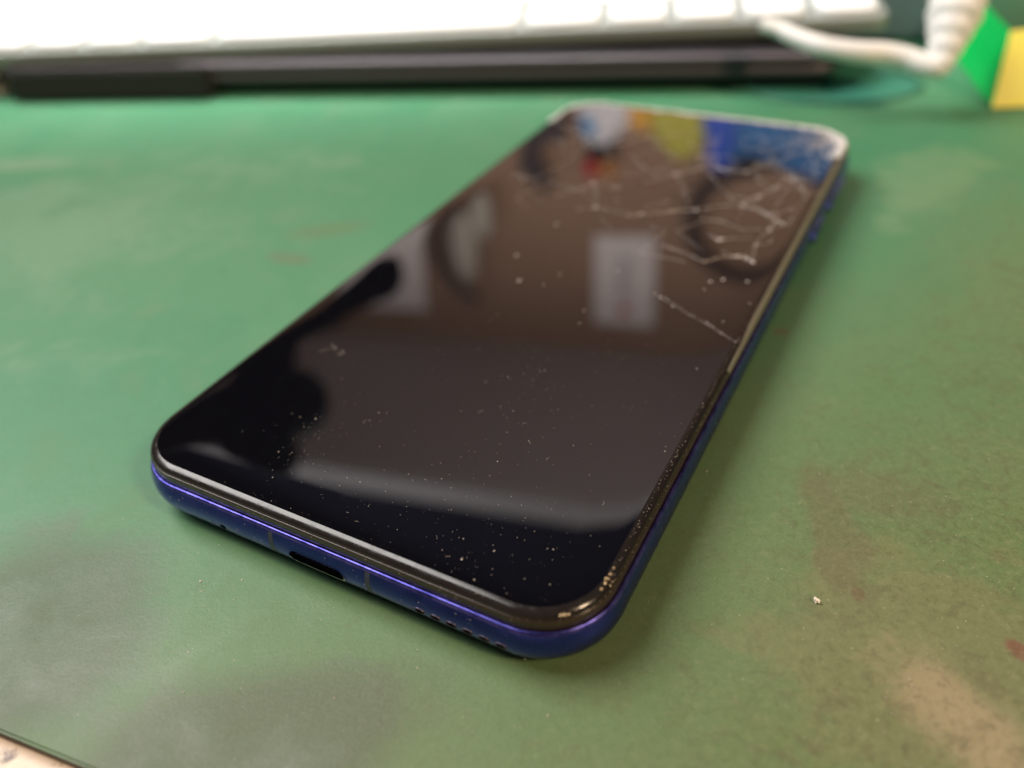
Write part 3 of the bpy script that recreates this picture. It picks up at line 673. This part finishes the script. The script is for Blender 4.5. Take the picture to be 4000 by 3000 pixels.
# headphones
hp = empty('headphones', wallp(.0, .6)); tag(hp, 'pair of pale headphones with a dark band on the wall mirrored in the screen', 'headphones')
bm = bmesh.new(); tube(bm, smooth_path([wallp(-.03, .50, .03), wallp(-.062, .56, .03), (wallp(-.056, .62, .03)), wallp(-.03, .665, .03), wallp(.002, .69, .03)], 6), .010, 10); lp(obj('headband', bm, M_tr, None, True), hp)
for (s, h, rs_, rh) in ((-.012, .585, .024, .068), (.022, .525, .020, .045)):
    bm = bmesh.new(); bmesh.ops.create_uvsphere(bm, u_segments=24, v_segments=14, radius=1)
    for v in bm.verts:
        c = v.co.copy(); v.co = wallp(s + c.x * rs_, h + c.z * rh, .03 + c.y * .018)
    lp(obj('ear_cup', bm, mat('pale_grey_cup', (0.44, 0.42, 0.38), .5), None, True), hp)
# bags and packets low on the wall
def bag(name, label, cat, pts, col, off=.01, t=.03):
    o = wall_slab(name, pts, off, t, mat(name + '_material', col, .55), None, True); tag(o, label, cat); return o
bag('blue_bag', 'wide blue bag on the wall mirrored at the top right of the screen', 'bag', [(.372, .20), (.368, .375), (.382, .425), (.405, .420), (.430, .404), (.484, .427), (.547, .458), (.62, .44), (.66, .20)], (0.02, 0.15, 0.42))
bag('royal_blue_packet', 'small royal blue packet in front of the wide blue bag', 'packet', [(.365, .20), (.362, .372), (.380, .428), (.402, .421), (.412, .20)], (0.01, 0.07, 0.50), .045, .01)
bag('olive_bag', 'yellow green bag mirrored at the middle of the far screen edge', 'bag', [(.285, .20), (.290, .384), (.306, .404), (.331, .423), (.352, .414), (.366, .398), (.362, .20)], (0.42, 0.40, 0.05), .012, .028)
bag('yellow_packet', 'amber packet mirrored between the white carton and the olive bag', 'packet', [(.258, .20), (.256, .366), (.266, .380), (.288, .384), (.286, .20)], (0.62, 0.33, 0.04))
bag('white_carton', 'white carton with a pale blue corner mirrored at the far left screen edge', 'carton', [(.178, .20), (.184, .366), (.196, .393), (.213, .402), (.241, .383), (.256, .366), (.256, .20)], (0.62, 0.62, 0.68))
bag('pale_blue_card', 'pale blue card mirrored at the far left of the white carton', 'card', [(.186, .36), (.190, .378), (.199, .388), (.208, .380), (.204, .36)], (0.08, 0.30, 0.62), .042, .003)
pl_ = empty('pliers', wallp(.21, .43)); tag(pl_, 'pliers with one red and one amber grip hanging on the wall in the mirror image', 'pliers')
for nm, a, b, m_ in (('red_grip', (.200, .425), (.202, .456), mat('red_grip_rubber', (0.50, 0.02, 0.03), .4)), ('amber_grip', (.222, .428), (.231, .453), mat('amber_grip_rubber', (0.55, 0.22, 0.02), .4))):
    bm = bmesh.new(); A_, B_ = wallp(*a, .03), wallp(*b, .03); tube(bm, [A_, A_.lerp(B_, .3), A_.lerp(B_, .7), B_], [.007, .0105, .0105, .006], 12); lp(obj(nm, bm, m_, None, True), pl_)
lp(wall_slab('jaw', [(.195, .400), (.225, .388), (.240, .392), (.238, .415), (.222, .432), (.200, .430)], .02, .014, mat('dark_steel', (0.03, 0.03, 0.035), .3, .5), None), pl_)
o = wall_slab('grey_glove', [(.078, .36), (.088, .405), (.090, .450), (.108, .470), (.132, .488), (.142, .462), (.122, .440), (.126, .400), (.160, .405), (.165, .36)], .01, .02, mat('grey_glove_cloth', (0.05, 0.04, 0.045), .8), None, True)
tag(o, 'dark grey glove hanging on the wall mirrored near the far left corner', 'glove')
# black arms added to stand in for a hand's dark fingers, seen mirrored only
M_arm = mat('black_stand_in_arm', (0.006, 0.006, 0.006), 0.95, spec=0.02)
def mdir(u, v, dist):
    h = at(u, v, .0099); d = (h - CAM).normalized(); return h + Vector((d.x, d.y, -d.z)) * dist
def arm(label, pts, rads):
    r = empty('finger_stand_in', pts[-1]); tag(r, label, 'flexible arm', 'black finger stand-ins left of the phone')
    path = smooth_path([p - r.location for p in pts], 6); n = len(path); R2 = []
    for i in range(n):
        t = i / (n - 1) * (len(rads) - 1); a = int(min(t, len(rads) - 2)); R2.append(rads[a] + (rads[a + 1] - rads[a]) * (t - a))
    bm = bmesh.new(); tube(bm, path, R2, 14); obj('arm_tube', bm, M_arm, r, True)
    bm = bmesh.new(); bmesh.ops.create_uvsphere(bm, u_segments=20, v_segments=12, radius=rads[0] * 1.12)
    for v in bm.verts: v.co += pts[0] - r.location
    obj('arm_tip', bm, M_arm, r, True)
    bm = bmesh.new(); bmesh.ops.create_cone(bm, cap_ends=True, segments=28, radius1=.035, radius2=.03, depth=.012)
    for v in bm.verts: v.co.z += .006 + (0.0005 - pts[-1].z)
    obj('arm_foot', bm, M_arm, r, True, 40)
s_ = 4000 / 2212
def A3(pix, dist, foot):
    pts = [mdir(x * s_, y * s_, dist) for x, y in pix]; return pts + [Vector((foot[0], foot[1] , .15)), Vector((foot[0], foot[1], .0105))]
arm('black arm standing in for a finger, with its tip mirrored highest at the left of the screen', A3([(812, 592), (740, 640), (600, 700)], .42, (-.34, .20)), [.017, .014, .012, .012, .012])
arm('black arm standing in for a finger, with the largest round tip, mirrored at the left of the screen', A3([(632, 872), (560, 890), (470, 900)], .42, (-.36, .12)), [.021, .014, .012, .012, .012])
arm('black arm standing in for a finger, mirrored beside the pale cabinet rail at the near left', A3([(590, 985), (520, 955), (440, 930)], .42, (-.40, .08)), [.015, .015, .013, .012, .012])
arm('black arm standing in for a finger, mirrored just above the largest round tip, left of the screen', A3([(575, 760), (520, 800), (440, 850)], .42, (-.38, .16)), [.018, .016, .014, .012, .012])
